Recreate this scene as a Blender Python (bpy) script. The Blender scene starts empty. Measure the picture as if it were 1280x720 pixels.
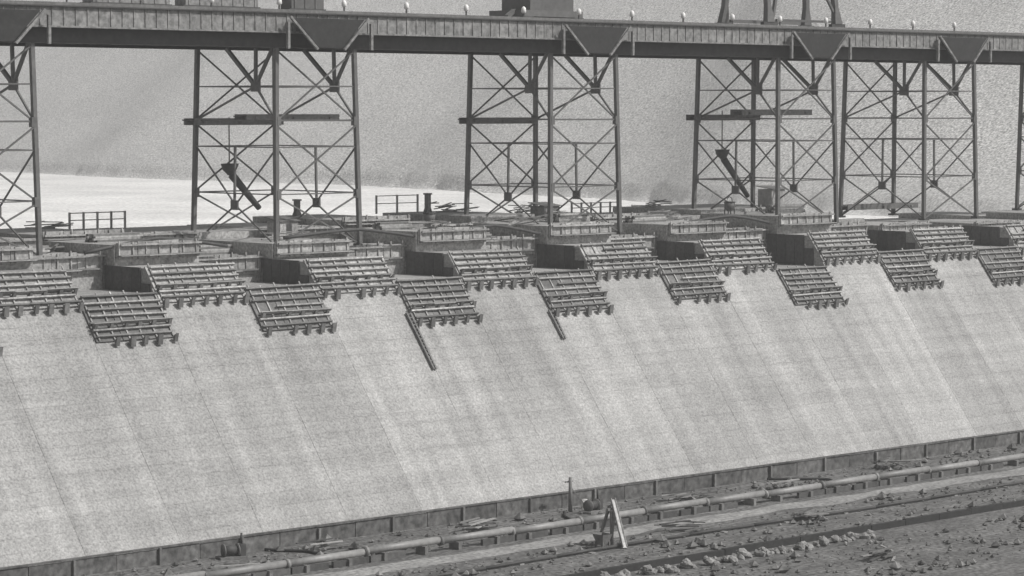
import bpy, bmesh, math, random
from mathutils import Vector, Matrix, noise
random.seed(7)
R = math.radians
scene = bpy.context.scene
COL = scene.collection

# ------------------------------------------------------------ camera
CAM_Z = 53.2
cam_d = bpy.data.cameras.new('camera')
cam_d.sensor_width = 36.0
cam_d.lens = 36.0 * 3500.0 / 1280.0
cam_d.clip_start = 1.0
cam_d.clip_end = 20000.0
cam = bpy.data.objects.new('camera', cam_d)
COL.objects.link(cam)
cam.location = (0, 0, CAM_Z)
cam.rotation_euler = (R(90 - 3.639), 0, R(-44.281))
scene.camera = cam

# ------------------------------------------------------------ light
sun_dir = Vector((0.46, -0.72, 0.86)).normalized()
sun_el = math.asin(sun_dir.z)
sun_az = math.atan2(sun_dir.x, sun_dir.y)
w = bpy.data.worlds.new('World')
scene.world = w
w.use_nodes = True
wn = w.node_tree
wn.nodes.clear()
sky = wn.nodes.new('ShaderNodeTexSky')
sky.sky_type = 'NISHITA'
sky.sun_disc = False
sky.sun_elevation = sun_el
sky.sun_rotation = sun_az
sky.dust_density = 2.5
bw = wn.nodes.new('ShaderNodeRGBToBW')          # the film is black and white
bg = wn.nodes.new('ShaderNodeBackground')
bg.inputs['Strength'].default_value = 0.12
wo = wn.nodes.new('ShaderNodeOutputWorld')
wn.links.new(sky.outputs[0], bw.inputs[0])
wn.links.new(bw.outputs[0], bg.inputs['Color'])
wn.links.new(bg.outputs[0], wo.inputs[0])
sl = bpy.data.lights.new('sun', 'SUN')
sl.energy = 3.6
sl.angle = R(0.5)
sl.color = (1.0, 0.985, 0.965)
so = bpy.data.objects.new('sun', sl)
COL.objects.link(so)
so.location = (200, -100, 400)
so.rotation_euler = sun_dir.to_track_quat('Z', 'Y').to_euler()
scene.view_settings.view_transform = 'Standard'
scene.view_settings.look = 'None'
scene.view_settings.exposure = 0.0
scene.view_settings.gamma = 1.0
scene.render.filter_size = 3.7                   # soft old cine lens

# ------------------------------------------------------------ materials
def mat(name, base, speck=0.0, speck_scale=2.0, blotch=0.0, blotch_scale=0.2, rough=0.85,
        stretch=None, streak=0.0, bands=0.0, per_obj=0.0, metal=0.0, bump=0.0):
    m = bpy.data.materials.new(name)
    m.use_nodes = True
    nt = m.node_tree
    n, l = nt.nodes, nt.links
    bs = n['Principled BSDF']
    bs.inputs['Roughness'].default_value = rough
    bs.inputs['Metallic'].default_value = metal
    geo = n.new('ShaderNodeNewGeometry')
    val = None

    def noise_term(scale, amp, detail, vec):
        t = n.new('ShaderNodeTexNoise')
        t.inputs['Scale'].default_value = scale
        t.inputs['Detail'].default_value = detail
        t.inputs['Roughness'].default_value = 0.6
        l.new(vec, t.inputs['Vector'])
        mr = n.new('ShaderNodeMapRange')
        mr.inputs['From Min'].default_value = 0.25
        mr.inputs['From Max'].default_value = 0.75
        mr.inputs['To Min'].default_value = 1 - amp
        mr.inputs['To Max'].default_value = 1 + amp
        mr.clamp = False
        l.new(t.outputs['Fac'], mr.inputs['Value'])
        return mr.outputs[0], t.outputs['Fac']

    def mul(a, b):
        k = n.new('ShaderNodeMath')
        k.operation = 'MULTIPLY'
        if isinstance(a, float):
            k.inputs[0].default_value = a
        else:
            l.new(a, k.inputs[0])
        l.new(b, k.inputs[1])
        return k.outputs[0]
    val = base
    fine = None
    if speck:
        o, fine = noise_term(speck_scale, speck, 2.0, geo.outputs['Position'])
        val = mul(val, o)
    if blotch:
        o, _ = noise_term(blotch_scale, blotch, 4.0, geo.outputs['Position'])
        val = mul(val, o)
    if streak:
        mp = n.new('ShaderNodeMapping')
        mp.inputs['Scale'].default_value = stretch
        l.new(geo.outputs['Position'], mp.inputs['Vector'])
        o, _ = noise_term(1.0, streak, 3.0, mp.outputs[0])
        val = mul(val, o)
    if bands:
        mp = n.new('ShaderNodeMapping')
        mp.inputs['Scale'].default_value = (0.035, 0.06, 0.62)
        l.new(geo.outputs['Position'], mp.inputs['Vector'])
        o, _ = noise_term(1.0, bands, 2.0, mp.outputs[0])
        val = mul(val, o)
    if per_obj:
        oi = n.new('ShaderNodeObjectInfo')
        mr = n.new('ShaderNodeMapRange')
        mr.inputs['To Min'].default_value = 1 - per_obj
        mr.inputs['To Max'].default_value = 1 + per_obj
        l.new(oi.outputs['Random'], mr.inputs['Value'])
        val = mul(val, mr.outputs[0])
    cc = n.new('ShaderNodeCombineColor')
    if isinstance(val, float):
        for i in range(3):
            cc.inputs[i].default_value = val
    else:
        tint = (1.0, 0.99, 0.972)
        for i in range(3):
            k = n.new('ShaderNodeMath')
            k.operation = 'MULTIPLY'
            k.inputs[1].default_value = tint[i]
            l.new(val, k.inputs[0])
            l.new(k.outputs[0], cc.inputs[i])
    l.new(cc.outputs[0], bs.inputs['Base Color'])
    if bump and fine is not None:
        b = n.new('ShaderNodeBump')
        b.inputs['Strength'].default_value = bump
        b.inputs['Distance'].default_value = 0.3
        l.new(fine, b.inputs['Height'])
        l.new(b.outputs[0], bs.inputs['Normal'])
    return m

M = {}
M['concrete'] = mat('concrete', 0.325, 0.40, 3.4, 0.12, 0.06, 0.9, (0.30, 0.018, 0.018), 0.22, per_obj=0.07, bands=0.13)
M['concrete_top'] = mat('concrete_top', 0.33, 0.5, 2.6, 0.22, 0.25, 0.9, per_obj=0.12)
M['steel'] = mat('steel', 0.11, 0.20, 1.5, 0.15, 0.3, 0.6, per_obj=0.12)
M['steel_dark'] = mat('steel_dark', 0.055, 0.25, 1.0, 0.15, 0.3, 0.7)
M['girder'] = mat('girder', 0.20, 0.5, 1.6, 0.18, 0.2, 0.65, (0.9, 0.9, 0.05), 0.15, 0.06)
M['timber'] = mat('timber', 0.32, 0.45, 2.0, 0.2, 0.3, 0.9, per_obj=0.25)
M['timber_dark'] = mat('timber_dark', 0.155, 0.3, 2.0, 0.2, 0.3, 0.9, per_obj=0.25)
M['timber_pale'] = mat('timber_pale', 0.30, 0.25, 2.0, 0.2, 0.3, 0.9, per_obj=0.2)
M['flank'] = mat('shade_and_dark_boards', 0.085, 0.3, 2.0, 0.2, 0.3, 0.9, per_obj=0.25)  # shade of the block flanks put into the colour; loose boards share it
M['hopper'] = mat('shade_and_curb_black', 0.022, 0.4, 1.5, 0.2, 0.3, 0.8)  # shade of the deck-edge opening put into the colour; curb shares it
M['bulk'] = mat('weathered_boards', 0.10, 0.6, 1.2, 0.3, 0.3, 0.9, per_obj=0.2)
M['timber_white'] = mat('limed_boards', 0.50, 0.4, 2.0, 0.2, 0.3, 0.9)
M['rubble'] = mat('rubble_rock', 0.14, 0.9, 0.7, 0.4, 0.2, 0.95)
M['plank'] = mat('plank', 0.10, 0.3, 1.6, 0.15, 0.3, 0.9, per_obj=0.2)
M['white'] = mat('white_paint', 0.80, 0.05, 3.0, rough=0.5)
M['sand'] = mat('sand', 0.80, 0.45, 0.5, 0.22, 0.012, 0.95)
M['hill'] = mat('hill_scrub', 0.57, 0.9, 0.75, 0.10, 0.012, 0.95, bump=0.0)
def add_talus(m):
    # pale gravel terraces along the foot of the slope, only on the nearer, right-hand shore
    nt = m.node_tree
    n, l = nt.nodes, nt.links
    bs = n['Principled BSDF']
    src = bs.inputs['Base Color'].links[0].from_socket
    geo = n.new('ShaderNodeNewGeometry')
    sp = n.new('ShaderNodeSeparateXYZ')
    l.new(geo.outputs['Position'], sp.inputs[0])
    no = n.new('ShaderNodeTexNoise')
    no.inputs['Scale'].default_value = 0.02
    no.inputs['Detail'].default_value = 4
    l.new(geo.outputs['Position'], no.inputs['Vector'])
    ad = n.new('ShaderNodeMath'); ad.operation = 'MULTIPLY_ADD'
    ad.inputs[1].default_value = 30.0
    l.new(no.outputs['Fac'], ad.inputs[0]); l.new(sp.outputs['Z'], ad.inputs[2])
    a = n.new('ShaderNodeMapRange'); a.inputs['From Min'].default_value = 48; a.inputs['From Max'].default_value = 18
    l.new(ad.outputs[0], a.inputs['Value'])
    b = n.new('ShaderNodeMapRange'); b.inputs['From Min'].default_value = 1350; b.inputs['From Max'].default_value = 1000
    l.new(sp.outputs['Y'], b.inputs['Value'])
    k = n.new('ShaderNodeMath'); k.operation = 'MULTIPLY'
    l.new(a.outputs[0], k.inputs[0]); l.new(b.outputs[0], k.inputs[1])
    k2 = n.new('ShaderNodeMath'); k2.operation = 'MULTIPLY'; k2.inputs[1].default_value = 0.5
    l.new(k.outputs[0], k2.inputs[0])
    mx = n.new('ShaderNodeMix'); mx.data_type = 'RGBA'
    l.new(k2.outputs[0], mx.inputs['Factor'])
    l.new(src, mx.inputs[6])
    mx.inputs[7].default_value = (0.60, 0.595, 0.585, 1)
    l.new(mx.outputs[2], bs.inputs['Base Color'])
add_talus(M['hill'])
M['gravel'] = mat('gravel', 0.125, 0.9, 1.6, 0.4, 0.16, 0.95, (0.05, 0.5, 0.5), 0.35)
M['path'] = mat('pale_gravel', 0.27, 0.6, 1.6, 0.35, 0.12, 0.95)
M['pipe'] = mat('pipe_steel', 0.23, 0.2, 1.5, 0.15, 0.2, 0.5, per_obj=0.15)
M['sack'] = mat('pale_rock', 0.235, 0.25, 2.0, per_obj=0.25)
M['rubber'] = mat('rubber', 0.03, 0.1, 2.0, rough=0.8)

# ------------------------------------------------------------ helpers
def link(o, parent=None):
    COL.objects.link(o)
    if parent is not None:
        o.parent = parent
    return o

def mesh_obj(name, bm, m, parent=None, smooth=False):
    me = bpy.data.meshes.new(name)
    bmesh.ops.recalc_face_normals(bm, faces=bm.faces)
    bm.to_mesh(me)
    bm.free()
    me.materials.append(m)
    if smooth:
        for p in me.polygons:
            p.use_smooth = True
    return link(bpy.data.objects.new(name, me), parent)

def share(name, src, parent, loc=(0, 0, 0), rot=(0, 0, 0), scale=(1, 1, 1)):
    o = bpy.data.objects.new(name, src.data)
    o.location = loc
    o.rotation_euler = rot
    o.scale = scale
    return link(o, parent)

def thing(name, label, cat, loc=(0, 0, 0), rot=(0, 0, 0), group=None):
    o = bpy.data.objects.new(name, None)
    o.location = loc
    o.rotation_euler = rot
    o.empty_display_size = 1
    link(o)
    o['label'] = label
    o['category'] = cat
    if group:
        o['group'] = group
    return o

def structure(o):
    o['kind'] = 'structure'
    return o

def copy_tree(o, parent=None):
    c = o.copy()
    COL.objects.link(c)
    if parent is not None:
        c.parent = parent
    for ch in list(o.children):
        copy_tree(ch, c)
    return c

def add_box(bm, lo, hi):
    x0, y0, z0 = lo
    x1, y1, z1 = hi
    v = [bm.verts.new(p) for p in ((x0, y0, z0), (x1, y0, z0), (x1, y1, z0), (x0, y1, z0),
                                   (x0, y0, z1), (x1, y0, z1), (x1, y1, z1), (x0, y1, z1))]
    for f in ((0, 3, 2, 1), (4, 5, 6, 7), (0, 1, 5, 4), (1, 2, 6, 5), (2, 3, 7, 6), (3, 0, 4, 7)):
        bm.faces.new([v[i] for i in f])

def box(name, lo, hi, m, parent=None):
    bm = bmesh.new()
    add_box(bm, lo, hi)
    return mesh_obj(name, bm, m, parent)

def add_beam(bm, p, q, a, b=None):
    """a square bar from p to q, a wide across and b deep"""
    b = a if b is None else b
    p, q = Vector(p), Vector(q)
    d = (q - p).normalized()
    up = Vector((0, 0, 1)) if abs(d.z) < 0.95 else Vector((0, 1, 0))
    s = d.cross(up).normalized() * a / 2
    t = d.cross(s).normalized() * b / 2
    r = []
    for c in (p, q):
        r.append([bm.verts.new(c + s * i + t * j) for i, j in ((-1, -1), (1, -1), (1, 1), (-1, 1))])
    bm.faces.new(r[0][::-1])
    bm.faces.new(r[1])
    for i in range(4):
        bm.faces.new((r[0][i], r[0][(i + 1) % 4], r[1][(i + 1) % 4], r[1][i]))

def beam(name, p, q, a, m, parent=None, b=None):
    bm = bmesh.new()
    add_beam(bm, p, q, a, b)
    return mesh_obj(name, bm, m, parent)

def add_tube(bm, pts, r, n=10):
    rings = []
    for i, p in enumerate(pts):
        p = Vector(p)
        d = (Vector(pts[min(i + 1, len(pts) - 1)]) - Vector(pts[max(i - 1, 0)])).normalized()
        up = Vector((0, 0, 1)) if abs(d.z) < 0.9 else Vector((1, 0, 0))
        s = d.cross(up).normalized()
        t = s.cross(d)
        rr = r[i] if isinstance(r, (list, tuple)) else r
        rings.append([bm.verts.new(p + (s * math.cos(2 * math.pi * k / n) + t * math.sin(2 * math.pi * k / n)) * rr)
                      for k in range(n)])
    for a, b in zip(rings, rings[1:]):
        for k in range(n):
            bm.faces.new((a[k], a[(k + 1) % n], b[(k + 1) % n], b[k]))
    bm.faces.new(rings[0][::-1])
    bm.faces.new(rings[-1])

def tube(name, pts, r, m, parent=None, n=10):
    bm = bmesh.new()
    add_tube(bm, pts, r, n)
    return mesh_obj(name, bm, m, parent, smooth=True)

ORD = ['first', 'second', 'third', 'fourth', 'fifth', 'sixth', 'seventh', 'eighth', 'ninth', 'tenth', 'eleventh',
       'twelfth', 'thirteenth', 'fourteenth', 'fifteenth', 'sixteenth', 'seventeenth', 'eighteenth', 'nineteenth', 'twentieth', 'twenty-first']

# ------------------------------------------------------------ terrain
def sheet(name, pts, m):
    bm = bmesh.new()
    bm.faces.new([bm.verts.new(p) for p in pts])
    return structure(mesh_obj(name, bm, m))

sheet('ground', [(-2500, -2500, 0), (4500, -2500, 0), (4500, 4500, 0), (-2500, 4500, 0)], M['gravel'])
sheet('sand_flat', [(-2500, 346, 0.4), (4500, 346, 0.4), (4500, 4500, 0.4), (-2500, 4500, 0.4)], M['sand'])
# trampled pale path beside the pipeline, with ragged edges
bm = bmesh.new()
prev = None
for i in range(0, 181):
    x = 60 + i * 3.0
    a = 243.4 + 1.3 * noise.noise((x * 0.12, 0, 0)) + 0.7 * noise.noise((x * 0.5, 3, 0))
    b = 239.2 + 2.2 * noise.noise((x * 0.09, 9, 0)) + 0.9 * noise.noise((x * 0.5, 5, 0))
    cur = (bm.verts.new((x, a, 0.02)), bm.verts.new((x, b, 0.02)))
    if prev:
        bm.faces.new((prev[0], cur[0], cur[1], prev[1]))
    prev = cur
structure(mesh_obj('path', bm, M['path']))

# far hillside: foot of the slope runs closer to the right
def hill_mesh():
    # base line points on the flat (found on the map of the site), far left to far right
    base = [(1420, 3500), (1438, 2734), (1355, 2014), (1305, 1786), (1287, 1480), (1238, 1314), (1192, 1135), (1135, 1020),
            (1111, 927), (1091, 774), (1110, 612), (1150, 300), (1250, -300), (1500, -1200)]
    bm = bmesh.new()
    pts = []
    for i in range(len(base) - 1):
        for j in range(20):
            t = j / 20
            q = [base[max(0, min(len(base) - 1, i + o))] for o in (-1, 0, 1, 2)]
            cr_ = [0.5 * (2 * q[1][e] + (q[2][e] - q[0][e]) * t + (2 * q[0][e] - 5 * q[1][e] + 4 * q[2][e] - q[3][e]) * t * t
                          + (3 * q[1][e] - q[0][e] - 3 * q[2][e] + q[3][e]) * t ** 3) for e in (0, 1)]
            jx = 9 * noise.noise((i * 20 + j) * Vector((0.37, 0.2, 0.1))) + 5 * noise.noise((i * 20 + j) * Vector((1.3, 0.2, 0.7)))
            pts.append((cr_[0], cr_[1], jx))
    grid = []
    for (x, y, jx) in pts:
        col = []
        d = Vector((0.86, 0.51, 0))
        for k in range(70):
            v = (k / 69) ** 1.3 * 640
            px, py = x + d.x * v + jx * max(0, 1 - v / 25), y + d.y * v
            h = 0.42 * v
            amp = min(1, v / 120)
            h += amp * (5 * noise.fractal((px * 0.003, py * 0.003, 0.3), 0.9, 2.1, 6))
            h *= min(1, v / 20)
            col.append(bm.verts.new((px, py, max(h, 0.0) - (2 if k == 0 else 0))))
        grid.append(col)
    for a, b in zip(grid, grid[1:]):
        for k in range(69):
            bm.faces.new((a[k], a[k + 1], b[k + 1], b[k]))
    return structure(mesh_obj('hillside', bm, M['hill'], smooth=True))
hill_mesh()

# ------------------------------------------------------------ dam
PITCH = 27.2
HI0, LO0 = 229.5, 215.9
HW, LW = 14.3, 12.9
TOE_Y, SL = 273.0, 0.75
KS = range(-5, 16)
dam = thing('concrete_dam', 'long pale concrete dam with a sloping face and alternating high and low blocks',
            'dam', (300, 310, 0))

def slope_block(x0, x1, z_top, y_back, rnd):
    """front monolith: sloping face with a shallow recessed joint at each pour lift"""
    prof = []
    zz = -1.0
    prof.append((TOE_Y + SL * zz, zz))
    z = 1.2
    while z < z_top - 0.8:
        o = rnd.uniform(-0.015, 0.015)
        for (dz, dn) in ((-0.03, o), (-0.02, o + 0.03), (0.02, o + 0.03), (0.03, o)):
            prof.append((TOE_Y + SL * (z + dz) + dn, z + dz))
        z += 1.55
    prof.append((TOE_Y + SL * z_top, z_top))
    prof.append((y_back, z_top))
    prof.append((y_back, -1.0))
    bm = bmesh.new()
    X0, X1 = x0 - 300, x1 - 300
    a = [bm.verts.new((X0, y - 310, z)) for y, z in prof]
    b = [bm.verts.new((X1, y - 310, z)) for y, z in prof]
    n = len(prof)
    for i in range(n):
        bm.faces.new((a[i], a[(i + 1) % n], b[(i + 1) % n], b[i]))
    for ring in (a, b):
        f = bm.faces.new(ring)
        bmesh.ops.triangulate(bm, faces=[f])
    return mesh_obj('block', bm, M['concrete'], dam)

rnd = random.Random(3)
hi_cols, lo_cols = [], []
for k in KS:
    c = HI0 + PITCH * k
    zt = 32.3 + rnd.uniform(-0.35, 0.35)
    slope_block(c - HW / 2 + 0.015, c + HW / 2 - 0.015, zt, 304.0, rnd)
    hi_cols.append((k, c, zt))
    c = LO0 + PITCH * k
    zt = 29.0 + rnd.uniform(-0.3, 0.3) - (1.6 if k == 5 else 0)
    slope_block(c - LW / 2 + 0.015, c + LW / 2 - 0.015, zt, 306.5, rnd)
    lo_cols.append((k, c, zt))

# second and third rows of monoliths behind
rowB, rowC = [], []
for k in KS:
    for (c, wd, zb_, zc_) in ((HI0 + PITCH * k, HW, 34.8, 36.0), (LO0 + PITCH * k, LW, 33.4, 35.4)):
        zB = zb_ + rnd.uniform(-0.7, 0.7)
        zC = zc_ + rnd.uniform(-0.7, 0.7)
        if c > 380:
            zB, zC = zB - 1.6, zC - 3.6
        x0, x1 = c - wd / 2 + 0.05 - 300, c + wd / 2 - 0.05 - 300
        box('block', (x0, -5.95 if wd == HW else -3.45, -1), (x1, 10.95, zB), M['concrete_top'], dam)
        box('block', (x0, 11.05, -1), (x1, 32.0, zC), M['concrete_top'], dam)
        rowB.append((k, c, wd, zB))
        rowC.append((k, c, wd, zC))

# ------------------------------------------------------------ formwork
def make_form(width, length, label, group, rows=4, brackets=True, dark=False):
    """timber form: local x along the dam, z up the face, -y out of the face"""
    t = thing('timber_formwork', label, 'formwork', group=group)
    n = max(3, round(width / 3.6))
    pw = width / n
    for i in range(n):
        x0 = -width / 2 + i * pw
        d = random.uniform(-0.04, 0.04)
        box('panel', (x0 + 0.04, -0.30 + d, 0.0), (x0 + pw - 0.04, -0.06, length + random.uniform(-0.15, 0.2)),
            M['timber_dark'] if dark else M['timber'], t)
    for r in range(rows):
        z = 0.55 + r * (length - 0.9) / max(1, rows - 1)
        a0, a1 = random.uniform(-0.5, 0.15), random.uniform(-0.5, 0.15)
        if random.random() < 0.08 and r > 1:
            a0 -= width * 0.3
        beam('waler', (-width / 2 - a0, -0.62, z + random.uniform(-0.09, 0.09)), (width / 2 + a1, -0.62 + random.uniform(-0.06, 0.06), z + random.uniform(-0.09, 0.09)),
             0.30, M['timber_dark'] if r % 2 == 0 else M['timber'], t, 0.24)
    zw = 0.55 + 2 * (length - 0.9) / max(1, rows - 1) if rows > 3 else 0.9
    nb = 3
    for q in range(nb):
        x0 = -width / 2 + q * width / nb
        if random.random() < 0.15:
            continue
        dz = random.uniform(-0.08, 0.08)
        box('walkway', (x0 + 0.03, -1.5 + random.uniform(0, .2), zw - 0.42 + dz), (x0 + width / nb - 0.03, -0.80, zw - 0.32 + dz), M['timber_pale'], t)
    m = max(3, round(width / 2.0))
    for i in range(m):
        x = -width / 2 + 0.5 + i * (width - 1.0) / (m - 1) + random.uniform(-0.2, 0.2)
        beam('strongback', (x + random.uniform(-.1, .1), -0.42, 0.1), (x + random.uniform(-.15, .15), -0.42, length + random.uniform(-0.1, 0.5)), 0.2, M['timber'], t, 0.14)
        if brackets:
            for (zz, sc) in ((-0.1, 1.0), (zw - 0.44, 0.75)):
                if random.random() < 0.07:
                    continue
                sc *= random.uniform(0.75, 1.15)
                bm = bmesh.new()
                a = 0.34 * sc
                vs = [bm.verts.new(p) for p in ((x - a, -0.35, zz), (x + a, -0.35, zz), (x - a, -1.3, zz),
                                                (x + a, -1.3, zz), (x - a, -0.35, zz - 0.9 * sc), (x + a, -0.35, zz - 0.9 * sc))]
                for f in ((0, 1, 3, 2), (0, 4, 5, 1), (2, 3, 5, 4), (0, 2, 4), (1, 5, 3)):
                    bm.faces.new([vs[i_] for i_ in f])
                mesh_obj('bracket', bm, M['timber_dark'], t)
    return t

TILT = -math.atan(SL)
def place_on_slope(t, x, z):
    t.location = (x, TOE_Y + SL * z, z)
    t.rotation_euler = (TILT, 0, 0)

def vis(k):
    return 0 <= k + 1 < 9

made = []
i = 0
for (k, c, zt) in hi_cols:
    if not -2 <= k <= 11:
        continue
    lab = ('stepped grey timber formwork on the front of a raised dam block, %s from left' % ORD[i])
    if i < 4:
        t = make_form(HW + 0.3, 5.6, lab, 'forms on the raised dam blocks', rows=6)
        made.append(t)
    else:
        t = copy_tree(made[(i * 3 + 1) % 4])
        t['label'] = lab
    place_on_slope(t, c, zt - 4.35 + rnd.uniform(-0.2, 0.2))
    i += 1
made = []
i = 0
for (k, c, zt) in lo_cols:
    if not -2 <= k <= 11:
        continue
    lab = 'dark timber formwork hanging lower on the dam slope, %s low form from left' % ORD[i]
    if i < 4:
        t = make_form(LW - 0.4, 7.0, lab, 'forms on the low dam blocks', rows=7, dark=True)
        made.append(t)
    else:
        t = copy_tree(made[(i * 3 + 1) % 4])
        t['label'] = lab
    place_on_slope(t, c, zt - 5.5 + rnd.uniform(-0.25, 0.25))
    i += 1
# vertical forms in front of the second row, and of the third
protos = {}
cnt = {}
for row, yf, rowname in ((rowB, 304.0, 'middle'), (rowC, 321.0, 'rear')):
    for (k, c, wd, z) in row:
        if not -2 <= k <= 11:
            continue
        kind = 'raised' if wd == HW else 'low'
        if rowname == 'rear' and rnd.random() < 0.35:
            continue
        key = (rowname, kind)
        j = cnt.get(key, 0)
        cnt[key] = j + 1
        lab = 'upright plank form on %s row of dam top behind %s block, %s from left' % (rowname, kind, ORD[j])
        h = {('middle', 'raised'): 2.2, ('middle', 'low'): 2.7, ('rear', 'raised'): 1.5, ('rear', 'low'): 1.6}[key]
        if key not in protos:
            t = protos[key] = make_form(wd - 0.5, h, lab, '%s row upright forms behind %s blocks' % (rowname, kind),
                                        rows=2 if h < 3 else 3, brackets=False)
        else:
            t = copy_tree(protos[key])
            t['label'] = lab
        t.location = (c, yf + (2.5 if key == ('middle', 'low') else 0), z - h + 0.25)

# dark board facing on the left flank of every raised block (that side's shade is put into its colour)
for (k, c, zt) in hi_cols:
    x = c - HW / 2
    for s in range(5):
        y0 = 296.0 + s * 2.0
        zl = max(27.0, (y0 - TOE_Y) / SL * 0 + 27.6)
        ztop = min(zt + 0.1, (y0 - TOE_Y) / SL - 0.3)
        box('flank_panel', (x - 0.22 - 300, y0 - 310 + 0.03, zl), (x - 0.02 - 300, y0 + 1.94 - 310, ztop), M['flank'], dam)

# ------------------------------------------------------------ trestle
T0 = 253.7
LEN, WID = 14.6, 18.0
ZD, ZB = 62.0, 33.5
Y0 = 308.0
def make_tower(label):
    t = thing('steel_tower', label, 'trestle tower', group='steel towers carrying the trestle deck')
    H = ZD - ZB
    S = M['steel']
    def leg_pt(ix, iy, z):
        """point on a leg at height z above base: slight batter outwards to the base"""
        b = (1 - z / H) * 0.55
        x = (-b if ix == 0 else LEN + b)
        y = (-b if iy == 0 else WID + b)
        return Vector((x, y, z))
    for ix in (0, 1):
        for iy in (0, 1):
            lg = beam('leg', leg_pt(ix, iy, 0), leg_pt(ix, iy, H), 0.6, S, t)
            p = leg_pt(ix, iy, 0)
            box('base_plate', (p.x - 0.7, p.y - 0.7, -0.05), (p.x + 0.7, p.y + 0.7, 0.3), M['steel_dark'], lg)
    L1, L2, L3 = H - 10.3, H - 20.8, 0.3                       # panel levels below the deck
    hz = (H - 5.4, H - 10.3, H - 14.1, H - 20.8)
    def face(pa, pb, off):
        # pa, pb: functions z -> point on the two legs of this face
        o = Vector(off)
        def bar(z1, z2, w_, u=0.0, v=1.0):
            a = pa(z1).lerp(pb(z1), u)
            b_ = pa(z2).lerp(pb(z2), v)
            beam('brace', a + o, b_ + o, w_, S, t)
        return bar
    for iy in (0, 1):                                           # faces along the dam: crossed bracing
        sgn = -1 if iy == 0 else 1
        pa, pb = (lambda z, iy=iy: leg_pt(0, iy, z)), (lambda z, iy=iy: leg_pt(1, iy, z))
        b1 = face(pa, pb, (0, sgn * 0.16, 0))
        b2 = face(pa, pb, (0, sgn * -0.16, 0))
        for (zt, zb) in ((H - 0.2, L1), (L1 - 0.6, L2), (L2 - 0.2, L3)):
            b1(zb, zt, 0.21)
            b2(zt, zb, 0.21)
        for z in (L1, L2):
            for p_, q_ in ((pa(z), 1), (pb(z), -1)):
                box('gusset', (p_.x - 0.35 + 0.3 * q_, p_.y - 0.36, p_.z - 0.75), (p_.x + 0.35 + 0.3 * q_, p_.y + 0.36, p_.z + 0.55), S, t)
        for z in hz:
            beam('strut', pa(z), pb(z), 0.18 if z != L1 else 0.26, S, t)
    for ix in (0, 1):                                           # faces across the dam: V under the deck, K and X below
        sgn = -1 if ix == 0 else 1
        pa, pb = (lambda z, ix=ix: leg_pt(ix, 0, z)), (lambda z, ix=ix: leg_pt(ix, 1, z))
        o = Vector((sgn * 0.16, 0, 0))
        N = pa(H - 5.4).lerp(pb(H - 5.4), 0.25)
        beam('knee_brace', N, pa(H).lerp(pb(H), 0.62), 0.5, S, t)
        beam('knee_brace', N, pa(H).lerp(pb(H), 0.04), 0.42, S, t)
        beam('hanger', N, pa(H).lerp(pb(H), 0.25), 0.42, S, t)
        beam('brace', N, pa(L1), 0.26, S, t)
        beam('brace', N, pb(L1), 0.26, S, t)
        box('gusset', (N.x - 0.12, N.y - 1.0, N.z - 0.8), (N.x + 0.12, N.y + 1.0, N.z + 0.8), S, t)
        for z in hz:
            beam('strut', pa(z) + o, pb(z) + o, 0.18, S, t)
        zc = 6.0
        C_ = pa(zc).lerp(pb(zc), 0.5)
        beam('hanger', C_, pa(hz[2]).lerp(pb(hz[2]), 0.5), 0.3, S, t)
        box('gusset', (C_.x - 0.12, C_.y - 0.8, C_.z - 0.7), (C_.x + 0.12, C_.y + 0.8, C_.z + 0.7), S, t)
        for (za, zb) in ((hz[2], 0.2),):
            beam('brace', pa(za) - o, C_ - o, 0.2, S, t)
            beam('brace', pb(za) - o, C_ - o, 0.2, S, t)
            beam('brace', pa(zb) - o, C_ - o, 0.2, S, t)
            beam('brace', pb(zb) - o, C_ - o, 0.2, S, t)
    # near-black plate painting the shaded opening in the deck edge, with pale edge angles
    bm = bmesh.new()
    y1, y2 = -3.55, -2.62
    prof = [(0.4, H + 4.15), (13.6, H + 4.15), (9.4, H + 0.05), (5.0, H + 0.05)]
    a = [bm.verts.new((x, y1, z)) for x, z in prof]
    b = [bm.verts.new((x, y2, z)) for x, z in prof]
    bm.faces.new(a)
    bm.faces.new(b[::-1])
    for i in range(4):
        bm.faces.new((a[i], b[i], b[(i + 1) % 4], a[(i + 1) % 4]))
    br = mesh_obj('recess_shade_plate', bm, M['hopper'], t)
    beam('edge_angle', (14.3, y1 - 0.05, H + 4.3), (9.7, y1 - 0.05, H - 0.2), 0.34, M['girder'], br)
    beam('edge_angle', (-0.3, y1 - 0.05, H + 4.3), (4.7, y1 - 0.05, H - 0.2), 0.34, M['girder'], br)
    for x in (-0.55, LEN + 0.4):
        beam('post', (x, y1 + 0.15, H + 3.6), (x, y1 + 0.15, H - 0.2), 0.42, M['girder'], br)
    return t

tl = ['tall lattice steel tower with two dark plank platforms, leftmost complete tower',
      'lattice steel tower with a single plank platform, middle of the three complete towers',
      'lattice steel tower with two plank platforms directly below the crane legs',
      'lattice steel tower right of the crane, partly cut by right side of the view',
      'lattice steel tower mostly outside the left side of the view',
      'lattice steel tower far right beyond the last visible low formwork']
tw = []
t1 = make_tower(tl[0])
for x, lab, zoff in ((T0, tl[0], 0), (T0 + 55, tl[1], 0), (T0 + 109.4, tl[2], 0.6), (403.4, tl[3], 0), (T0 - 56, tl[4], 0), (458.4, tl[5], 0)):
    t = t1 if not tw else copy_tree(t1)
    t['label'] = lab
    t.location = (x, Y0, ZB)
    tw.append(t)


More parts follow.
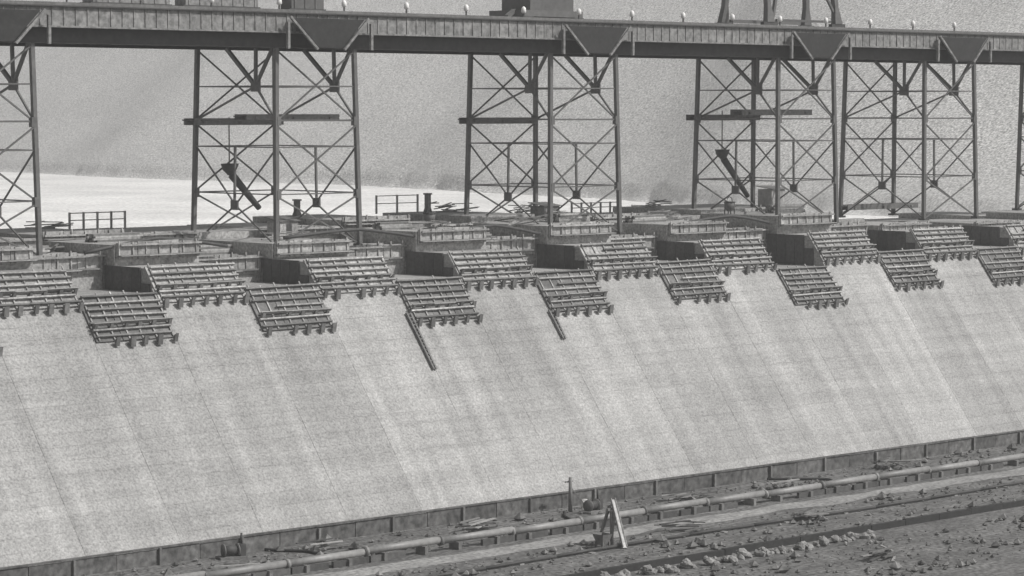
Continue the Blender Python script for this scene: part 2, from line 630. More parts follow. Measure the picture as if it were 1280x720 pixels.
def platform(x0, x1, y0, y1, z, label):
    """plank staging slung inside a tower"""
    t = thing('plank_platform', label, 'platform', ((x0 + x1) / 2, (y0 + y1) / 2, z), group='plank platforms on the towers')
    hx, hy = (x1 - x0) / 2, (y1 - y0) / 2
    n = max(4, int((y1 - y0) / 0.6))
    for i in range(n):
        ya = -hy + i * 2 * hy / n
        box('plank', (-hx + random.uniform(-0.4, 0.2), ya + 0.03, 0.0), (hx + random.uniform(-0.2, 0.5), ya + 2 * hy / n - 0.03, 0.16 + random.uniform(0, .05)),
            M['plank'], t)
    for s in (-0.8, 0, 0.8):
        beam('bearer', (s * hx, -hy - 0.3, -0.22), (s * hx, hy + 0.3, -0.22), 0.4, M['timber_dark'], t)
    for yy in (-hy, hy):
        box('edge_board', (-hx, yy - 0.08, -0.62), (hx, yy + 0.08, 0.38), M['timber_dark'], t)
    return t
# left platform hangs on the far legs, the second one, a little higher, bridges towards the near face
platform(T0 - 1.6, T0 + LEN + 0.6, Y0 + WID - 1.2, Y0 + WID + 1.2, 51.6, 'dark plank platform across the rear legs of the leftmost complete tower')
platform(T0 + 1.0, T0 + LEN + 4.0, Y0 + 8.0, Y0 + 10.6, 52.2, 'thick plank platform through middle of leftmost complete tower, higher of its two')
platform(T0 + 55 - 1.6, T0 + 55 + LEN - 0.5, Y0 + WID - 1.0, Y0 + WID + 1.0, 51.6, 'only plank platform on the middle tower, on its rear legs')
platform(T0 + 109.4 - 2.0, T0 + 109.4 + LEN + 0.6, Y0 + WID - 1.0, Y0 + WID + 1.0, 52.0, 'plank platform on the rear legs of the tower below the crane')
platform(T0 + 109.4 + 0.0, T0 + 109.4 + LEN + 4.0, Y0 + 8.0, Y0 + 10.6, 52.9, 'thick plank platform through the tower below the crane, higher of its two')

platform(403.0, 424, Y0 + WID - 1.0, Y0 + WID + 1.0, 35.4, 'low dark plank platform near the foot of the tower right of the crane')

# deck
XA, XB = 90.0, 640.0
deck = thing('trestle_deck', 'long steel girder deck of the construction trestle with ribbed side and dark lower flange',
             'trestle deck', (XA, Y0, ZD))
LD = XB - XA
def slab(name, lo, hi, m, par=deck):
    return box(name, lo, hi, m, par)
sec = 27.5
nsec = int(LD / sec)
for side, yy in ((-1, -2.0), (1, WID + 2.0)):
    for i in range(nsec):
        slab('girder_web', (i * sec + 0.04, yy - 0.06, 2.25), ((i + 1) * sec - 0.04, yy + 0.06, 4.75), M['girder'])
    slab('top_flange', (0, yy - 0.5, 4.76), (LD, yy + 0.5, 4.92), M['steel_dark'])
    slab('curb', (0, yy - 0.42, 4.93), (LD, yy + 0.3, 5.35), M['timber_dark'])
    slab('bottom_flange', (0, yy - 0.42, 2.02), (LD, yy + 0.42, 2.24), M['girder'])
    st0 = None
    n = int(LD / 1.9) if side == -1 else 0
    for i in range(n):
        x = 0.6 + i * 1.9
        if st0 is None:
            st0 = box('stiffener', (-0.08, -0.11, 0), (0.08, 0.0, 2.49), M['girder'], deck)
            st0.location = (x, yy - 0.065, 2.252)
        else:
            share('stiffener', st0, deck, (x, yy - 0.065, 2.252))
for yy in (0.0, WID):
    slab('lower_girder', (0, yy - 0.2, 0.12), (LD, yy + 0.2, 2.0), M['steel_dark'])
    slab('lower_flange', (0, yy - 0.5, 0.0), (LD, yy + 0.5, 0.118), M['steel_dark'])
for i in range(0, nsec * 4):
    x = 3.0 + i * sec / 4
    slab('floor_beam', (x - 0.2, 0.22, 0.4), (x + 0.2, WID - 0.22, 1.98), M['steel_dark'])
slab('floor', (0, -1.4, 4.2), (LD, WID + 1.4, 4.74), M['timber_dark'])
for yy in (1.5, 10.5, 12.0, 16.5):
    slab('rail', (0, yy - 0.06, 4.745), (LD, yy + 0.06, 4.93), M['steel'])

# lamps along the deck edge
lp = None
i = 0
for k in range(-6, 16):
    x = 264.7 + 12.05 * k
    lab = 'small white lamp on a short post on near deck edge, %s from left' % (ORD[i] if i < len(ORD) else 'a far')
    if not 205 < x < 420:
        continue
    if lp is None:
        lp = thing('deck_lamp', lab, 'lamp', group='white lamps along the deck edge')
        box('post', (-0.09, -0.09, 0.0), (0.09, 0.09, 0.55), M['steel_dark'], lp)
        tube('lamp_shade', [(0, 0, 0.55), (0, 0, 0.75), (0, 0, 1.35), (0, 0, 1.6)], [0.16, 0.4, 0.34, 0.1], M['white'], lp)
        t = lp
    else:
        t = copy_tree(lp)
        t['label'] = lab
    t.location = (x, Y0 - 2.05, ZD + 5.36)
    i += 1

# gantry crane standing on the deck (legs leave the top of the view)
zr = ZD + 4.93
cr = thing('gantry_crane', 'dark steel gantry crane with four tapered legs standing on the deck above the third tower', 'crane', (370, Y0, zr))
feet = [(-7.5, 1.5), (10.5, 1.5), (-9.0, 10.5), (13.0, 10.5)]
tops = [(-9.0, 2.5), (8.5, 2.5), (-8.0, 9.5), (11.5, 9.5)]
for (fx, fy), (tx, ty) in zip(feet, tops):
    bm = bmesh.new()
    r0, r1 = 1.0, 0.45
    a = [bm.verts.new((fx + i * r0, fy + j * 0.5, 1.1)) for i, j in ((-1, -1), (1, -1), (1, 1), (-1, 1))]
    m_ = [bm.verts.new((fx + (tx - fx) * .18 + i * r1, fy + (ty - fy) * .18 + j * 0.45, 4.0)) for i, j in ((-1, -1), (1, -1), (1, 1), (-1, 1))]
    b = [bm.verts.new((tx + i * r1, ty + j * 0.45, 17.0)) for i, j in ((-1, -1), (1, -1), (1, 1), (-1, 1))]
    for p, q in ((a, m_), (m_, b)):
        for i in range(4):
            bm.faces.new((p[i], p[(i + 1) % 4], q[(i + 1) % 4], q[i]))
    bm.faces.new(a[::-1])
    bm.faces.new(b)
    lg = mesh_obj('leg', bm, M['steel'], cr)
    for dx in (-0.9, 0.9):
        tube('wheel', [(fx + dx, fy - 0.18, 0.42), (fx + dx, fy + 0.18, 0.42)], 0.42, M['steel_dark'], lg, 14)
    box('truck', (fx - 1.8, fy - 0.4, 0.55), (fx + 1.8, fy + 0.4, 1.1), M['steel_dark'], lg)
beam('sill', (-7.2, 10.5, 1.45), (11.2, 10.5, 1.45), 0.55, M['steel'], cr)
beam('sill', (-5.7, 1.5, 1.45), (8.7, 1.5, 1.45), 0.4, M['steel'], cr)
beam('brace', (-6.6, 1.6, 1.6), (-2.0, 2.5, 16.8), 0.5, M['steel'], cr)
beam('brace', (9.6, 1.6, 3.2), (0.0, 2.5, 16.8), 0.4, M['steel'], cr)
for (ax, ay), (bx, by) in ((tops[0], tops[1]), (tops[2], tops[3]), (tops[0], tops[2]), (tops[1], tops[3])):
    beam('portal_beam', (ax, ay, 17.4), (bx, by, 17.4), 0.9, M['steel'], cr)
box('machinery_house', (-7.5, 2.8, 17.9), (10, 9.3, 22.5), M['girder'], cr)
for s in (-1, 1):
    beam('boom_chord', (1, 6 + s, 22.6), (1, 6 + s * 0.3, 46), 0.4, M['steel'], cr)
for i in range(8):
    z = 23 + i * 2.9
    s = 1 - i * 0.08
    beam('boom_lacing', (1, 6 + s, z), (1, 6 - s, z + 2.8), 0.2, M['steel'], cr)

# low rail wagon and crane base on the far track (only their lower parts reach into view)
def wagon(x, y, label, length, m_body, h):
    t = thing('rail_wagon', label, 'wagon', (x, y, zr), group='rail wagons on the trestle')
    b = box('underframe', (-length / 2, -1.3, 0.85), (length / 2, 1.3, 1.15), M['steel_dark'], t)
    bm = bmesh.new()
    add_box(bm, (-length / 2 + 0.4, -1.25, 1.16), (length / 2 - 0.4, 1.25, 1.16 + h))
    body = mesh_obj('body', bm, m_body, t)
    for i in range(int(length / 2)):
        px = -length / 2 + 1 + i * 2
        box('body_rib', (px - 0.1, -1.36, 1.2), (px + 0.1, -1.255, 1.1 + h), m_body, body)
    for sx in (-length / 2 + 1.6, length / 2 - 1.6):
        tr = box('bogie', (sx - 1.3, -0.95, 0.3), (sx + 1.3, 0.95, 0.82), M['steel_dark'], t)
        for dx in (-0.8, 0.8):
            for sy in (-1.1, 1.1):
                tube('wheel', [(sx + dx, sy - 0.1, 0.42), (sx + dx, sy + 0.1, 0.42)], 0.42, M['steel_dark'], tr, 12)
    return t
wagon(236, Y0 + 11.2, 'grey ribbed rail wagon at left end of the deck, left of the first tower', 14, M['girder'], 2.0)
wagon(252, Y0 + 11.2, 'grey ribbed rail wagon above the left legs of the leftmost complete tower', 14, M['girder'], 1.7)
wagon(268, Y0 + 11.2, 'dark rail wagon on the deck just right of the other two grey wagons', 7, M['steel'], 1.9)

# crane carriage above the middle tower
cc = thing('crane_carriage', 'dark low crane carriage with wheels on deck above the middle tower', 'crane carriage', (314.5, Y0 + 9, zr))
ck = box('chassis', (-6.5, -4.0, 0.9), (6.5, 4.0, 1.9), M['steel'], cc)
box('deck_house', (-4.5, -3.2, 1.91), (5.2, 3.2, 5.2), M['steel'], cc)
tube('turntable', [(0.5, 0, 5.21), (0.5, 0, 5.9)], 3.0, M['steel_dark'], cc, 20)
for sx in (-5.6, 5.6):
    for sy in (-3.6, 3.6):
        b = box('bogie', (sx - 1.0, sy - 0.5, 0.3), (sx + 1.0, sy + 0.5, 0.89), M['steel_dark'], cc)
        for dx in (-0.55, 0.55):
            tube('wheel', [(sx + dx, sy - 0.56, 0.4), (sx + dx, sy + 0.56, 0.4)], 0.4, M['steel_dark'], b, 12)
beam('outrigger', (-9.5, -3.0, 0.7), (-6.4, -1.5, 1.8), 0.6, M['steel'], cc)

# ------------------------------------------------------------ things on the dam top
def lumber(x, y, z, n, L_, label, rot=0.0):
    t = thing('lumber_stack', label, 'lumber stack', (x, y, z), (0, 0, rot), 'lumber stacked on the dam top')
    for r in range(n):
        for c in range(4):
            box('plank', (-L_ / 2 + random.uniform(-0.4, 0.4), c * 0.5, r * 0.28 + 0.01), (L_ / 2 + random.uniform(-0.5, 0.5), c * 0.5 + 0.44, r * 0.28 + 0.27),
                M['timber'] if (r + c) % 3 else M['timber_dark'], t)
    return t
def topB(x):
    for (k, c, wd, z) in rowB:
        if abs(x - c) <= wd / 2:
            return z
    return 35
def topC(x):
    for (k, c, wd, z) in rowC:
        if abs(x - c) <= wd / 2:
            return z
    return 36
spots = [(229, 312, 4, 8, 'left of the first tower near the dam edge'), (247, 313, 5, 6, 'between the legs of leftmost complete tower'),
         (281, 311, 4, 9, 'right of the leftmost complete tower'), (296, 312, 3, 7, 'left of the middle tower'),
         (318, 312, 5, 7, 'inside the foot of the middle tower'), (337, 313, 4, 9, 'midway between middle tower and third tower'),
         (351, 312, 3, 7, 'left of the tower below the crane'), (371, 312, 5, 8, 'inside the foot of the tower below the crane'),
         (388, 312, 3, 8, 'right of the tower below the crane'), (214, 313, 4, 8, 'near the left side of the view')]
for (x, y, n, L_, where) in spots:
    lumber(x, y, topB(x), n, L_, 'dark stack of planks on dam top %s' % where, rnd.uniform(-0.15, 0.15))

# dark upright posts / drums and handrail on the back row
def post(x, y, z, h, label, wdt=0.75):
    t = thing('timber_post', label, 'post', (x, y, z), group='timber posts on the dam top')
    box('shaft', (-wdt / 2, -wdt / 2, 0), (wdt / 2, wdt / 2, h), M['timber_dark'], t)
    box('cap', (-wdt / 2 - 0.15, -wdt / 2 - 0.15, h + 0.002), (wdt / 2 + 0.15, wdt / 2 + 0.15, h + 0.25), M['timber_dark'], t)
    for a in (-0.9, 0.9):
        beam('stay', (a, 0, 0.05), (a * 0.3, 0, h * 0.5), 0.18, M['timber_dark'], t)
post(308.5, 336, topC(308.5), 3.0, 'thick dark upright post just left of the middle tower')
post(282.5, 338, topC(282.5), 2.4, 'thick dark upright post beside a right leg of leftmost complete tower')

def rail_fence(x0, x1, y, n, h, label, pale=False):
    z = topC((x0 + x1) / 2)
    t = thing('handrail', label, 'handrail', (x0, y, z))
    m = M['timber_pale'] if pale else M['timber']
    for i in range(n):
        x = (x1 - x0) * i / (n - 1)
        box('post', (x - 0.13, -0.13, 0), (x + 0.13, 0.13, h), m, t)
    for zz in (h * 0.55, h - 0.12):
        beam('rail', (0, -0.21, zz), (x1 - x0, -0.21, zz), 0.15, m, t)
    return t
rail_fence(240, 250, 339, 5, 2.6, 'spindly timber handrail at left on the rear edge of dam top', True)
rail_fence(300, 309, 339, 3, 3.0, 'pale open timber frame against the white sand left of the middle tower', True)
rail_fence(345, 357, 339, 6, 2.0, 'low handrail on the rear edge between middle tower and third tower')

# chutes hung in two towers
def chute(p, q, label):
    t = thing('concrete_chute', label, 'chute', p, group='chutes hung inside towers')
    d = Vector(q) - Vector(p)
    tube('trunk', [(0, 0, 0), tuple(d)], [0.62, 0.42], M['steel_dark'], t, 12)
    tube('hopper', [(-0.2, 0, 0.1), (-0.4, 0, 0.9), (-0.4, 0, 1.7)], [0.5, 1.1, 1.35], M['steel_dark'], t, 14)
    beam('hanger', (-0.5, 0, 1.6), (-0.5, 0, 8.5), 0.14, M['steel'], t)
    return t
chute((T0 + 5.5, Y0 + 17, 43.6), (T0 + 10.6, Y0 + 17, 38.6), 'dark sloping chute with hopper inside the leftmost complete tower')
chute((T0 + 109.4 + 5.6, Y0 + 17, 44.6), (T0 + 109.4 + 12.0, Y0 + 17, 38.0), 'dark sloping chute with hopper inside the tower below the crane')

# dark service pipes looping over the block tops
def service_pipe(pts, label):
    bm = bmesh.new()
    P = []
    for i in range(len(pts) - 1):
        for j in range(6):
            t_ = j / 6
            p = Vector(pts[i]).lerp(Vector(pts[i + 1]), t_)
            p.z += 0.6 * math.sin(math.pi * (i + t_) / (len(pts) - 1))
            P.append(p)
    P.append(Vector(pts[-1]))
    add_tube(bm, P, 0.24, 8)
    o = mesh_obj('service_pipe', bm, M['steel_dark'], None, True)
    o['label'] = label
    o['category'] = 'pipe'
service_pipe([(218, 304.6, 34.3), (230, 304.3, 35.3), (242, 304.6, 34.4)], 'dark bent service pipe over block tops left of the first tower')
service_pipe([(252, 304.4, 35.2), (266, 304.2, 35.4), (279, 304.6, 34.3)], 'dark service pipe over block tops below the leftmost complete tower')
service_pipe([(281, 304.6, 34.9), (293, 304.2, 35.2), (303, 304.6, 34.2)], 'dark service pipe over block tops left of the middle tower')
service_pipe([(336, 304.6, 34.9), (347, 304.2, 35.2), (357, 304.6, 34.4)], 'dark service pipe over block tops left of the third tower')

# small sheds and machines on the top
def shed(x, y, z, w_, d_, h, label, m):
    t = thing('tool_shed', label, 'shed', (x, y, z), group='small sheds on the dam top')
    n = 5
    for i in range(n):
        box('wall_board', (-w_ / 2 + i * w_ / n + 0.015, -d_ / 2, 0), (-w_ / 2 + (i + 1) * w_ / n - 0.015, d_ / 2, h), m, t)
    bm = bmesh.new()
    v = [bm.verts.new(p) for p in ((-w_ / 2 - .3, -d_ / 2 - .3, h + .02), (w_ / 2 + .3, -d_ / 2 - .3, h + .02), (w_ / 2 + .3, d_ / 2 + .3, h + .5), (-w_ / 2 - .3, d_ / 2 + .3, h + .5),
                                   (-w_ / 2 - .3, -d_ / 2 - .3, h + .14), (w_ / 2 + .3, -d_ / 2 - .3, h + .14), (w_ / 2 + .3, d_ / 2 + .3, h + .62), (-w_ / 2 - .3, d_ / 2 + .3, h + .62))]
    for f in ((0, 3, 2, 1), (4, 5, 6, 7), (0, 1, 5, 4), (1, 2, 6, 5), (2, 3, 7, 6), (3, 0, 4, 7)):
        bm.faces.new([v[i] for i in f])
    mesh_obj('roof', bm, M['timber_dark'], t)
    box('door', (-0.5, -d_ / 2 - 0.06, 0.05), (0.5, -d_ / 2 - 0.005, min(h - .2, 2.0)), M['timber_dark'], t)
    return t
shed(378, 322, topC(378), 3.6, 3.2, 3.2, 'pale plank shed at the foot of the tower below the crane', M['timber_pale'])
shed(263, 318, topB(263), 3.4, 3.0, 2.4, 'dark plank shed between the feet of leftmost complete tower', M['timber'])
shed(322.5, 323, topC(322.5), 3.6, 3.2, 1.9, 'low dark plank shed at the feet of the middle tower', M['timber_dark'])

# buckets, boards and odds and ends on the block tops
def bucket(x, y, z, label):
    t = thing('concrete_bucket', label, 'bucket', (x, y, z), (0, 0, rnd.uniform(-1, 1)), 'concrete buckets on the dam top')
    tube('body', [(0, 0, 0.5), (0, 0, 0.9), (0, 0, 2.0)], [0.45, 0.8, 0.95], M['steel'], t, 14)
    tube('rim', [(0, 0, 1.95), (0, 0, 2.12)], 1.02, M['steel_dark'], t, 14)
    for a in range(4):
        c_, s_ = math.cos(a * 1.571 + 0.785), math.sin(a * 1.571 + 0.785)
        beam('foot', (c_ * 0.85, s_ * 0.85, 0.0), (c_ * 0.8, s_ * 0.8, 1.2), 0.14, M['steel_dark'], t)
    tube('bail', [(-0.98, 0, 1.9), (-0.7, 0, 2.7), (0, 0, 2.95), (0.7, 0, 2.7), (0.98, 0, 1.9)], 0.07, M['steel_dark'], t, 6)
bucket(244.0, 318, topB(244), 'grey concrete bucket with bail near left legs of leftmost complete tower')
bucket(290.5, 316, topB(290.5), 'grey concrete bucket with bail in the gap left of the middle tower')
bucket(327.0, 318, topB(327), 'grey concrete bucket with bail just right of the middle tower')
bucket(360.0, 316, topB(360), 'grey concrete bucket with bail left of the tower below the crane')
for (x, row, nm) in ((222, 'B', 'far left dam top'), (235, 'C', 'rear edge of dam top at left'), (259, 'B', 'blocks at the foot of leftmost complete tower'), (274, 'C', 'rear edge right of leftmost complete tower'),
                     (286, 'B', 'blocks left of the middle tower'), (304, 'B', 'blocks under left side of the middle tower'), (314, 'C', 'rear edge behind the middle tower'), (318, 'B', 'blocks under right side of the middle tower'),
                     (331, 'C', 'rear edge right of the middle tower'), (344, 'B', 'blocks left of the third tower'), (362, 'C', 'rear edge behind the third tower'), (378, 'B', 'blocks right of the third tower')):
    z = topB(x) if row == 'B' else topC(x)
    y = rnd.uniform(308, 317) if row == 'B' else rnd.uniform(326, 339)
    t = thing('board_pile', 'untidy pile of boards and beams on the %s' % nm, 'board pile', (x, y, z), (0, 0, rnd.uniform(-.3, .3)), 'board piles on the dam top')
    for q in range(rnd.randint(8, 14)):
        L_ = rnd.uniform(2.0, 6.5)
        a = rnd.uniform(-0.5, 0.5) if rnd.random() < 0.7 else rnd.uniform(-1.5, 1.5)
        cx, cy, cz = rnd.uniform(-3, 3), rnd.uniform(-1.5, 1.5), 0.15 + 0.11 * q
        dx, dy, dz = math.cos(a) * L_ / 2, math.sin(a) * L_ / 2, rnd.uniform(-0.12, 0.3)
        beam('board', (cx - dx, cy - dy, cz - dz), (cx + dx, cy + dy, cz + dz), rnd.uniform(0.2, 0.45), rnd.choice([M['timber_dark'], M['timber'], M['timber_dark'], M['timber_pale']]), t, 0.14)

# added ladders standing in for shaded tapering steps below two low forms
def ladder(x, ztop, L_, label):
    t = thing('added_shade_ladder', label, 'ladder', group='added ladders on the dam slope')
    beam('added_shade_rail', (-0.35, -0.3, 0), (-0.35, -0.3, -L_), 0.26, M['timber_dark'], t)
    beam('added_shade_rail', (0.35, -0.3, 0), (0.1, -0.3, -L_), 0.26, M['timber_dark'], t)
    for i in range(int(L_ / 0.6)):
        z = -0.3 - i * 0.6
        beam('added_shade_rung', (-0.35, -0.31, z), (0.33 - 0.23 * (-z / L_), -0.31, z), 0.14, M['timber_dark'], t)
    place_on_slope(t, x, ztop)
ladder(263.6, 24.6, 9.5, 'added dark ladder for a shaded step down the bare slope below a low form, longer of two')
ladder(291.2, 23.6, 5.0, 'short added dark ladder for a shaded step on the bare slope below a low form right of longer ladder')

# ------------------------------------------------------------ bench at the toe
# low bulkhead of weathered panels right in front of the toe
bh = thing('timber_bulkhead', 'low dark weathered timber bulkhead along the foot of the dam', 'bulkhead', (100, 262.0, 0))
for i in range(66):
    x = i * 6.1
    h = 1.85 + random.uniform(-0.06, 0.06)
    box('panel', (x + 0.05, -0.15 + random.uniform(-.05, .05), 0), (x + 6.05, 0.15, h), M['bulk'], bh)
    if i % 2 == 0:
        box('post', (x - 0.17, -0.52, 0), (x + 0.17, -0.21, h + random.uniform(-0.1, 0.25)), M['timber_dark'], bh)
box('cap', (0, -0.3, 1.95), (402.6, 0.3, 2.12), M['bulk'], bh)

# pipeline
pl = thing('pipeline', 'long pale steel pipeline on low saddles along the bench below the dam', 'pipeline', (120, 246.2, 0))
for i in range(28):
    x = i * 12.0
    zc = 1.25 + 0.1 * math.sin(i * 1.7)
    tube('pipe_section', [(x + 0.05, 0.1 * math.sin(i), zc), (x + 11.95, 0.1 * math.sin(i + 1), zc + 0.05)], 0.45, M['pipe'], pl, 16)
    tube('flange', [(x - 0.2, 0, zc), (x + 0.2, 0, zc)], 0.6, M['pipe'] if i % 3 else M['steel'], pl, 16)
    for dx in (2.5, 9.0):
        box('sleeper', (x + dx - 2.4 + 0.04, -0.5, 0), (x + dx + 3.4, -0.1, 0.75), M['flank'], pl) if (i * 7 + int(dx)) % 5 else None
        box('saddle', (x + dx - 0.25, -0.85, 0), (x + dx + 0.25, 0.85, zc - 0.35), M['timber_dark'], pl)

# timber curb and a row of sack piles below it
cb = thing('timber_curb', 'long dark timber curb along the near side of the bench', 'curb', (110, 220.2, 0))
for i in range(44):
    x = i * 7.0
    box('timber', (x + 0.04, -0.3 + random.uniform(-.05, .05), 0), (x + 6.96, 0.3, 0.75 + random.uniform(-0.05, 0.08)), M['hopper'], cb)
def rock_mesh(sd):
    bm = bmesh.new()
    bmesh.ops.create_icosphere(bm, subdivisions=2, radius=1.0)
    for v in bm.verts:
        c = v.co
        q = Vector((round(c.x * 1.6) / 1.6, round(c.y * 1.6) / 1.6, round(c.z * 1.6) / 1.6))
        c[:] = (c.lerp(q, 0.45) * (1 + 0.35 * noise.noise(c * 1.3 + Vector((sd * 7.3, 0, 0))))) * 0.75
        c.z *= 0.72
    return bm
place = []
x = 226.0
i = 0
while x < 276 and i < 18:
    place.append((x, 217.0 + rnd.uniform(-0.5, 0.5)))
    x += rnd.uniform(2.9, 4.1)
    i += 1
srcs = []
for i, (x, y) in enumerate(place):
    t = thing('rock_heap', 'small heap of pale broken rock below the dark timber curb, %s from left' % ORD[i], 'rock heap', (x, y, 0),
              (0, 0, rnd.uniform(-3, 3)), 'heaps of pale rock along the curb')
    for q in range(rnd.randint(7, 11)):
        a, r_ = rnd.uniform(0, 6.28), abs(rnd.gauss(0, 0.75))
        sc = rnd.uniform(0.35, 0.95)
        if len(srcs) < 5:
            o = mesh_obj('rock', rock_mesh(len(srcs)), M['sack'], t)
            srcs.append(o)
        else:
            o = share('rock', rnd.choice(srcs), t)
        o.location = (math.cos(a) * r_, math.sin(a) * r_, max(0.15, (1.15 - r_) * 0.75 * rnd.uniform(0.5, 1)))
        o.scale = (sc, sc * rnd.uniform(0.7, 1), sc)
        o.rotation_euler = (rnd.uniform(-.5, .5), rnd.uniform(-.5, .5), rnd.uniform(-3, 3))

# thin dark service line lying between the path and the curb
sv = thing('service_line', 'thin dark service pipe lying on the bench between pale path and timber curb', 'pipe', (150, 232.5, 0))
for i in range(20):
    x = i * 12.0
    tube('pipe_length', [(x, 0.5 * math.sin(i * 0.9), 0.3), (x + 6, 0.5 * math.sin((i + .5) * 0.9), 0.34), (x + 12, 0.5 * math.sin((i + 1) * 0.9), 0.3)], 0.2, M['steel_dark'], sv, 8)
    box('block', (x + 5.6, -0.5, 0), (x + 6.3, 0.7, 0.14), M['timber_pale'], sv)

# whitewashed drums
dr = None
for (x, y, lab) in ((245.7, 247.9, 'white drum standing in front of the pipeline near the middle of the bench'),
                    (266.5, 259.5, 'white drum behind the pipeline beside the dark pole'),
                    (227.3, 247.8, 'white drum in front of the pipeline left of the middle')):
    if dr is None:
        t = dr = thing('steel_drum', lab, 'drum', group='white drums on the bench')
        tube('barrel', [(0, 0, 0), (0, 0, 1.25)], 0.42, M['white'], t, 16)
        for z in (0.04, 0.42, 0.83, 1.21):
            tube('hoop', [(0, 0, z - 0.04), (0, 0, z + 0.04)], 0.455, M['white'], t, 16)
    else:
        t = copy_tree(dr)
        t['label'] = lab
    t.location = (x, y, 0)

# dark pole with a winch at its foot
po = thing('timber_pole', 'short dark timber pole with crossarm rising above the bulkhead at mid bench', 'pole', (263.0, 258.6, 0))
tube('shaft', [(0, 0, 0), (0, 0, 4.6)], [0.3, 0.22], M['timber_dark'], po, 10)
beam('crossarm', (-0.7, 0.28, 4.0), (0.7, 0.28, 4.0), 0.2, M['timber_dark'], po)
beam('stay', (0.15, 0, 3.2), (2.4, -1.2, 0.05), 0.14, M['timber_dark'], po)
def winch(x, y, label, rz=0.2):
    t = thing('winch', label, 'winch', (x, y, 0), (0, 0, rz), 'winches on the bench')
    box('skid', (-1.7, -0.9, 0), (1.7, 0.9, 0.3), M['timber_dark'], t)
    tube('cable_drum', [(-0.9, 0, 1.0), (0.7, 0, 1.0)], 0.55, M['steel_dark'], t, 16)
    for xx in (-1.0, 0.8):
        tube('drum_flange', [(xx - 0.08, 0, 1.0), (xx + 0.08, 0, 1.0)], 0.8, M['steel'], t, 16)
    box('engine', (0.95, -0.6, 0.31), (1.65, 0.6, 1.7), M['steel_dark'], t)
    tube('exhaust', [(1.3, 0, 1.71), (1.3, 0, 3.0)], 0.14, M['steel_dark'], t, 8)
    return t
winch(264.5, 256.0, 'dark cable winch at the foot of the short pole')
winch(206.5, 259.5, 'dark cable winch standing alone near the left end of the bench', -0.3)

# pale loading chute leaning on a dark trestle
lc = thing('loading_chute', 'pale wooden chute leaning steeply on a dark timber trestle on the bench', 'chute', (245.4, 232.0, 0))
top = Vector((1.0, 3.0, 5.6))
bm = bmesh.new()
add_beam(bm, (0, 0, 0.1), top, 0.55, 0.12)
tr = mesh_obj('trough', bm, M['timber_white'], lc)
for s in (-0.33, 0.33):
    beam('trough_side', (s, 0.0, 0.25), top + Vector((s, 0, 0.15)), 0.1, M['timber'], lc, 0.35)
for s in (-1.2, 1.2):
    beam('trestle_leg', (1.0 + s, 4.4, 0), (0.9 + s * 0.4, 3.0, 4.9), 0.3, M['timber_dark'], lc)
    beam('trestle_leg', (0.6 + s, 1.6, 0), (0.8 + s * 0.4, 2.6, 4.3), 0.3, M['timber_dark'], lc)
beam('trestle_beam', (-0.2, 2.8, 4.5), (2.0, 2.8, 4.5), 0.3, M['timber_dark'], lc)
bm = bmesh.new()
vs = [bm.verts.new(p) for p in ((-2.2, 1.6, 0.5), (-1.3, 1.6, 0.5), (-1.3, 2.6, 0.5), (-2.2, 2.6, 0.5), (-2.6, 1.2, 1.8), (-0.9, 1.2, 1.8), (-0.9, 3.0, 1.8), (-2.6, 3.0, 1.8))]
for f in ((0, 3, 2, 1), (0, 1, 5, 4), (1, 2, 6, 5), (2, 3, 7, 6), (3, 0, 4, 7)):
    bm.faces.new([vs[q] for q in f])
mesh_obj('hopper_box', bm, M['timber_dark'], lc)
for hx in (-2.3, -1.2):
    for hy in (1.5, 2.7):
        box('hopper_post', (hx - 0.1, hy - 0.1, 0), (hx + 0.1, hy + 0.1, 0.9), M['timber_dark'], lc)

# hoses
def hose(pts, label):
    bm = bmesh.new()
    P = []
    for i in range(len(pts) - 1):
        for j in range(8):
            t_ = j / 8
            a, b = Vector(pts[i]), Vector(pts[i + 1])
            p = a.lerp(b, t_)
            P.append((p.x + 0.5 * noise.noise((p.x * .3, p.y * .3, 1)), p.y + 0.5 * noise.noise((p.x * .3, p.y * .3, 8)), 0.2))
    add_tube(bm, P, 0.19, 8)
    o = mesh_obj('hose', bm, M['rubber'], None, True)
    o['label'] = label
    o['category'] = 'hose'
hose([(213, 261, 0), (216, 256, 0), (215, 247.4, 0)], 'black hose snaking from the bulkhead to the pipeline at left')
hose([(261, 258, 0), (258, 254, 0), (252, 247.4, 0)], 'black hose snaking from the pole to the pipeline')
hose([(306, 261, 0), (312, 255, 0), (308, 247.4, 0)], 'black hose snaking to the pipeline at the right')

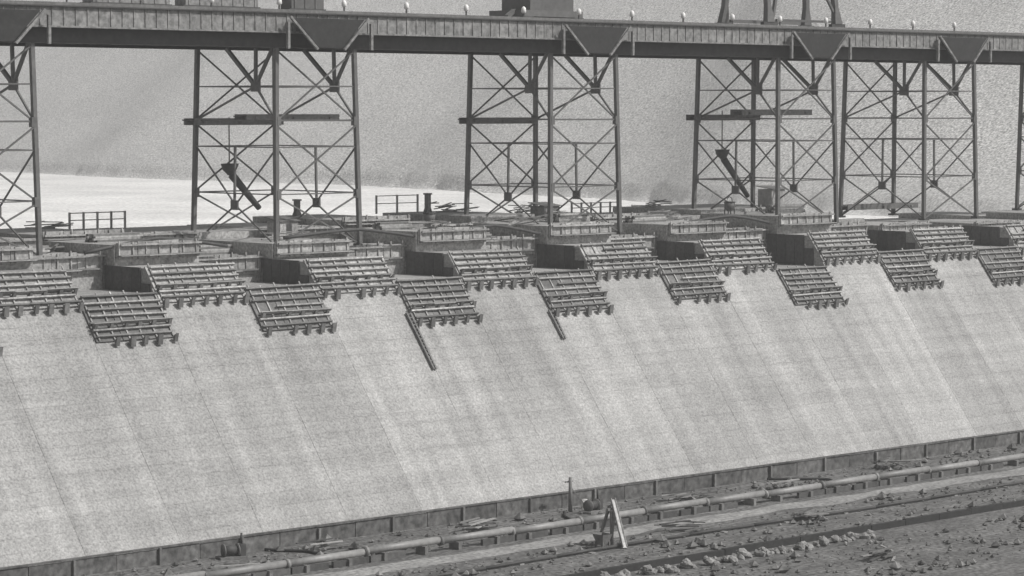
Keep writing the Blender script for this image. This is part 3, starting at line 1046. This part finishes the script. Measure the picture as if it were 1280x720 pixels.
# planks and boards left lying on the bench
names = ['left end of the bench', 'foot of the bulkhead at left', 'bench left of the dark pole', 'bench right of the pale chute', 'strip between pipeline and curb',
         'strip behind the pipeline at centre', 'strip behind the pipeline right of centre', 'foot of the bulkhead at right', 'right end of the bench', 'ground below the rock heaps']
for (x, y), nm in zip(((202, 252), (220, 257), (243, 255), (262, 236), (280, 231), (283, 255), (300, 253), (330, 257), (345, 238), (262, 205)), names):
    t = thing('board_pile', 'untidy dark pile of boards and beams on the %s' % nm, 'board pile', (x, y, 0), (0, 0, rnd.uniform(-.3, .3)), 'board piles on the bench')
    for q in range(rnd.randint(7, 12)):
        L_ = rnd.uniform(2.0, 6.5)
        a = rnd.uniform(-0.5, 0.5) if rnd.random() < 0.75 else rnd.uniform(-1.5, 1.5)
        cx, cy, cz = rnd.uniform(-2, 2), rnd.uniform(-1.2, 1.2), 0.15 + 0.12 * q
        dx, dy, dz = math.cos(a) * L_ / 2, math.sin(a) * L_ / 2, rnd.uniform(-0.1, 0.1)
        beam('board', (cx - dx, cy - dy, cz - dz), (cx + dx, cy + dy, cz + dz), rnd.uniform(0.22, 0.45), rnd.choice([M['timber_dark'], M['flank'], M['timber_dark'], M['timber_pale']]), t, 0.14)

# loose rock over the bench: nobody could count it
bm = bmesh.new()
for i in range(6500):
    x = rnd.uniform(130, 400)
    y = rnd.uniform(195, 261.0)
    if 238 < y < 248 or 215 < y < 222:
        continue
    s = min(0.75, 0.1 + 0.16 * rnd.expovariate(1.0)) * (1.3 if noise.noise((x * 0.08, y * 0.12, 4)) > 0.12 else 0.7)
    z = s * 0.35
    vs = []
    a0 = rnd.uniform(0, 6.28)
    for (dx, dy, dz) in ((1, 0, 0), (-0.9, 0.2, 0), (0.1, 1, 0.1), (-0.1, -0.9, 0), (0.1, 0.1, 0.8), (0, 0, -0.6)):
        c_, s_ = math.cos(a0), math.sin(a0)
        vs.append(bm.verts.new((x + (dx * c_ - dy * s_) * s, y + (dx * s_ + dy * c_) * s, z + dz * s)))
    for f in ((0, 2, 4), (2, 1, 4), (1, 3, 4), (3, 0, 4), (2, 0, 5), (1, 2, 5), (3, 1, 5), (0, 3, 5)):
        bm.faces.new([vs[q] for q in f])
rb = mesh_obj('rubble', bm, M['rubble'])
rb['kind'] = 'stuff'
rb['label'] = 'loose dark rubble scattered over the bench'

# ------------------------------------------------------------ air
bm = bmesh.new()
add_box(bm, (-2600, -2600, -2.0), (4600, 4600, 330))
hm = bpy.data.materials.new('haze')
hm.use_nodes = True
hn = hm.node_tree
hn.nodes.clear()
pv = hn.nodes.new('ShaderNodeVolumePrincipled')
pv.inputs['Color'].default_value = (0.9, 0.9, 0.9, 1)
pv.inputs['Density'].default_value = 0.00022
ho = hn.nodes.new('ShaderNodeOutputMaterial')
hn.links.new(pv.outputs[0], ho.inputs['Volume'])
hz = mesh_obj('haze', bm, hm)
hz['kind'] = 'stuff'
hz['label'] = 'thin pale haze in the air over the valley'
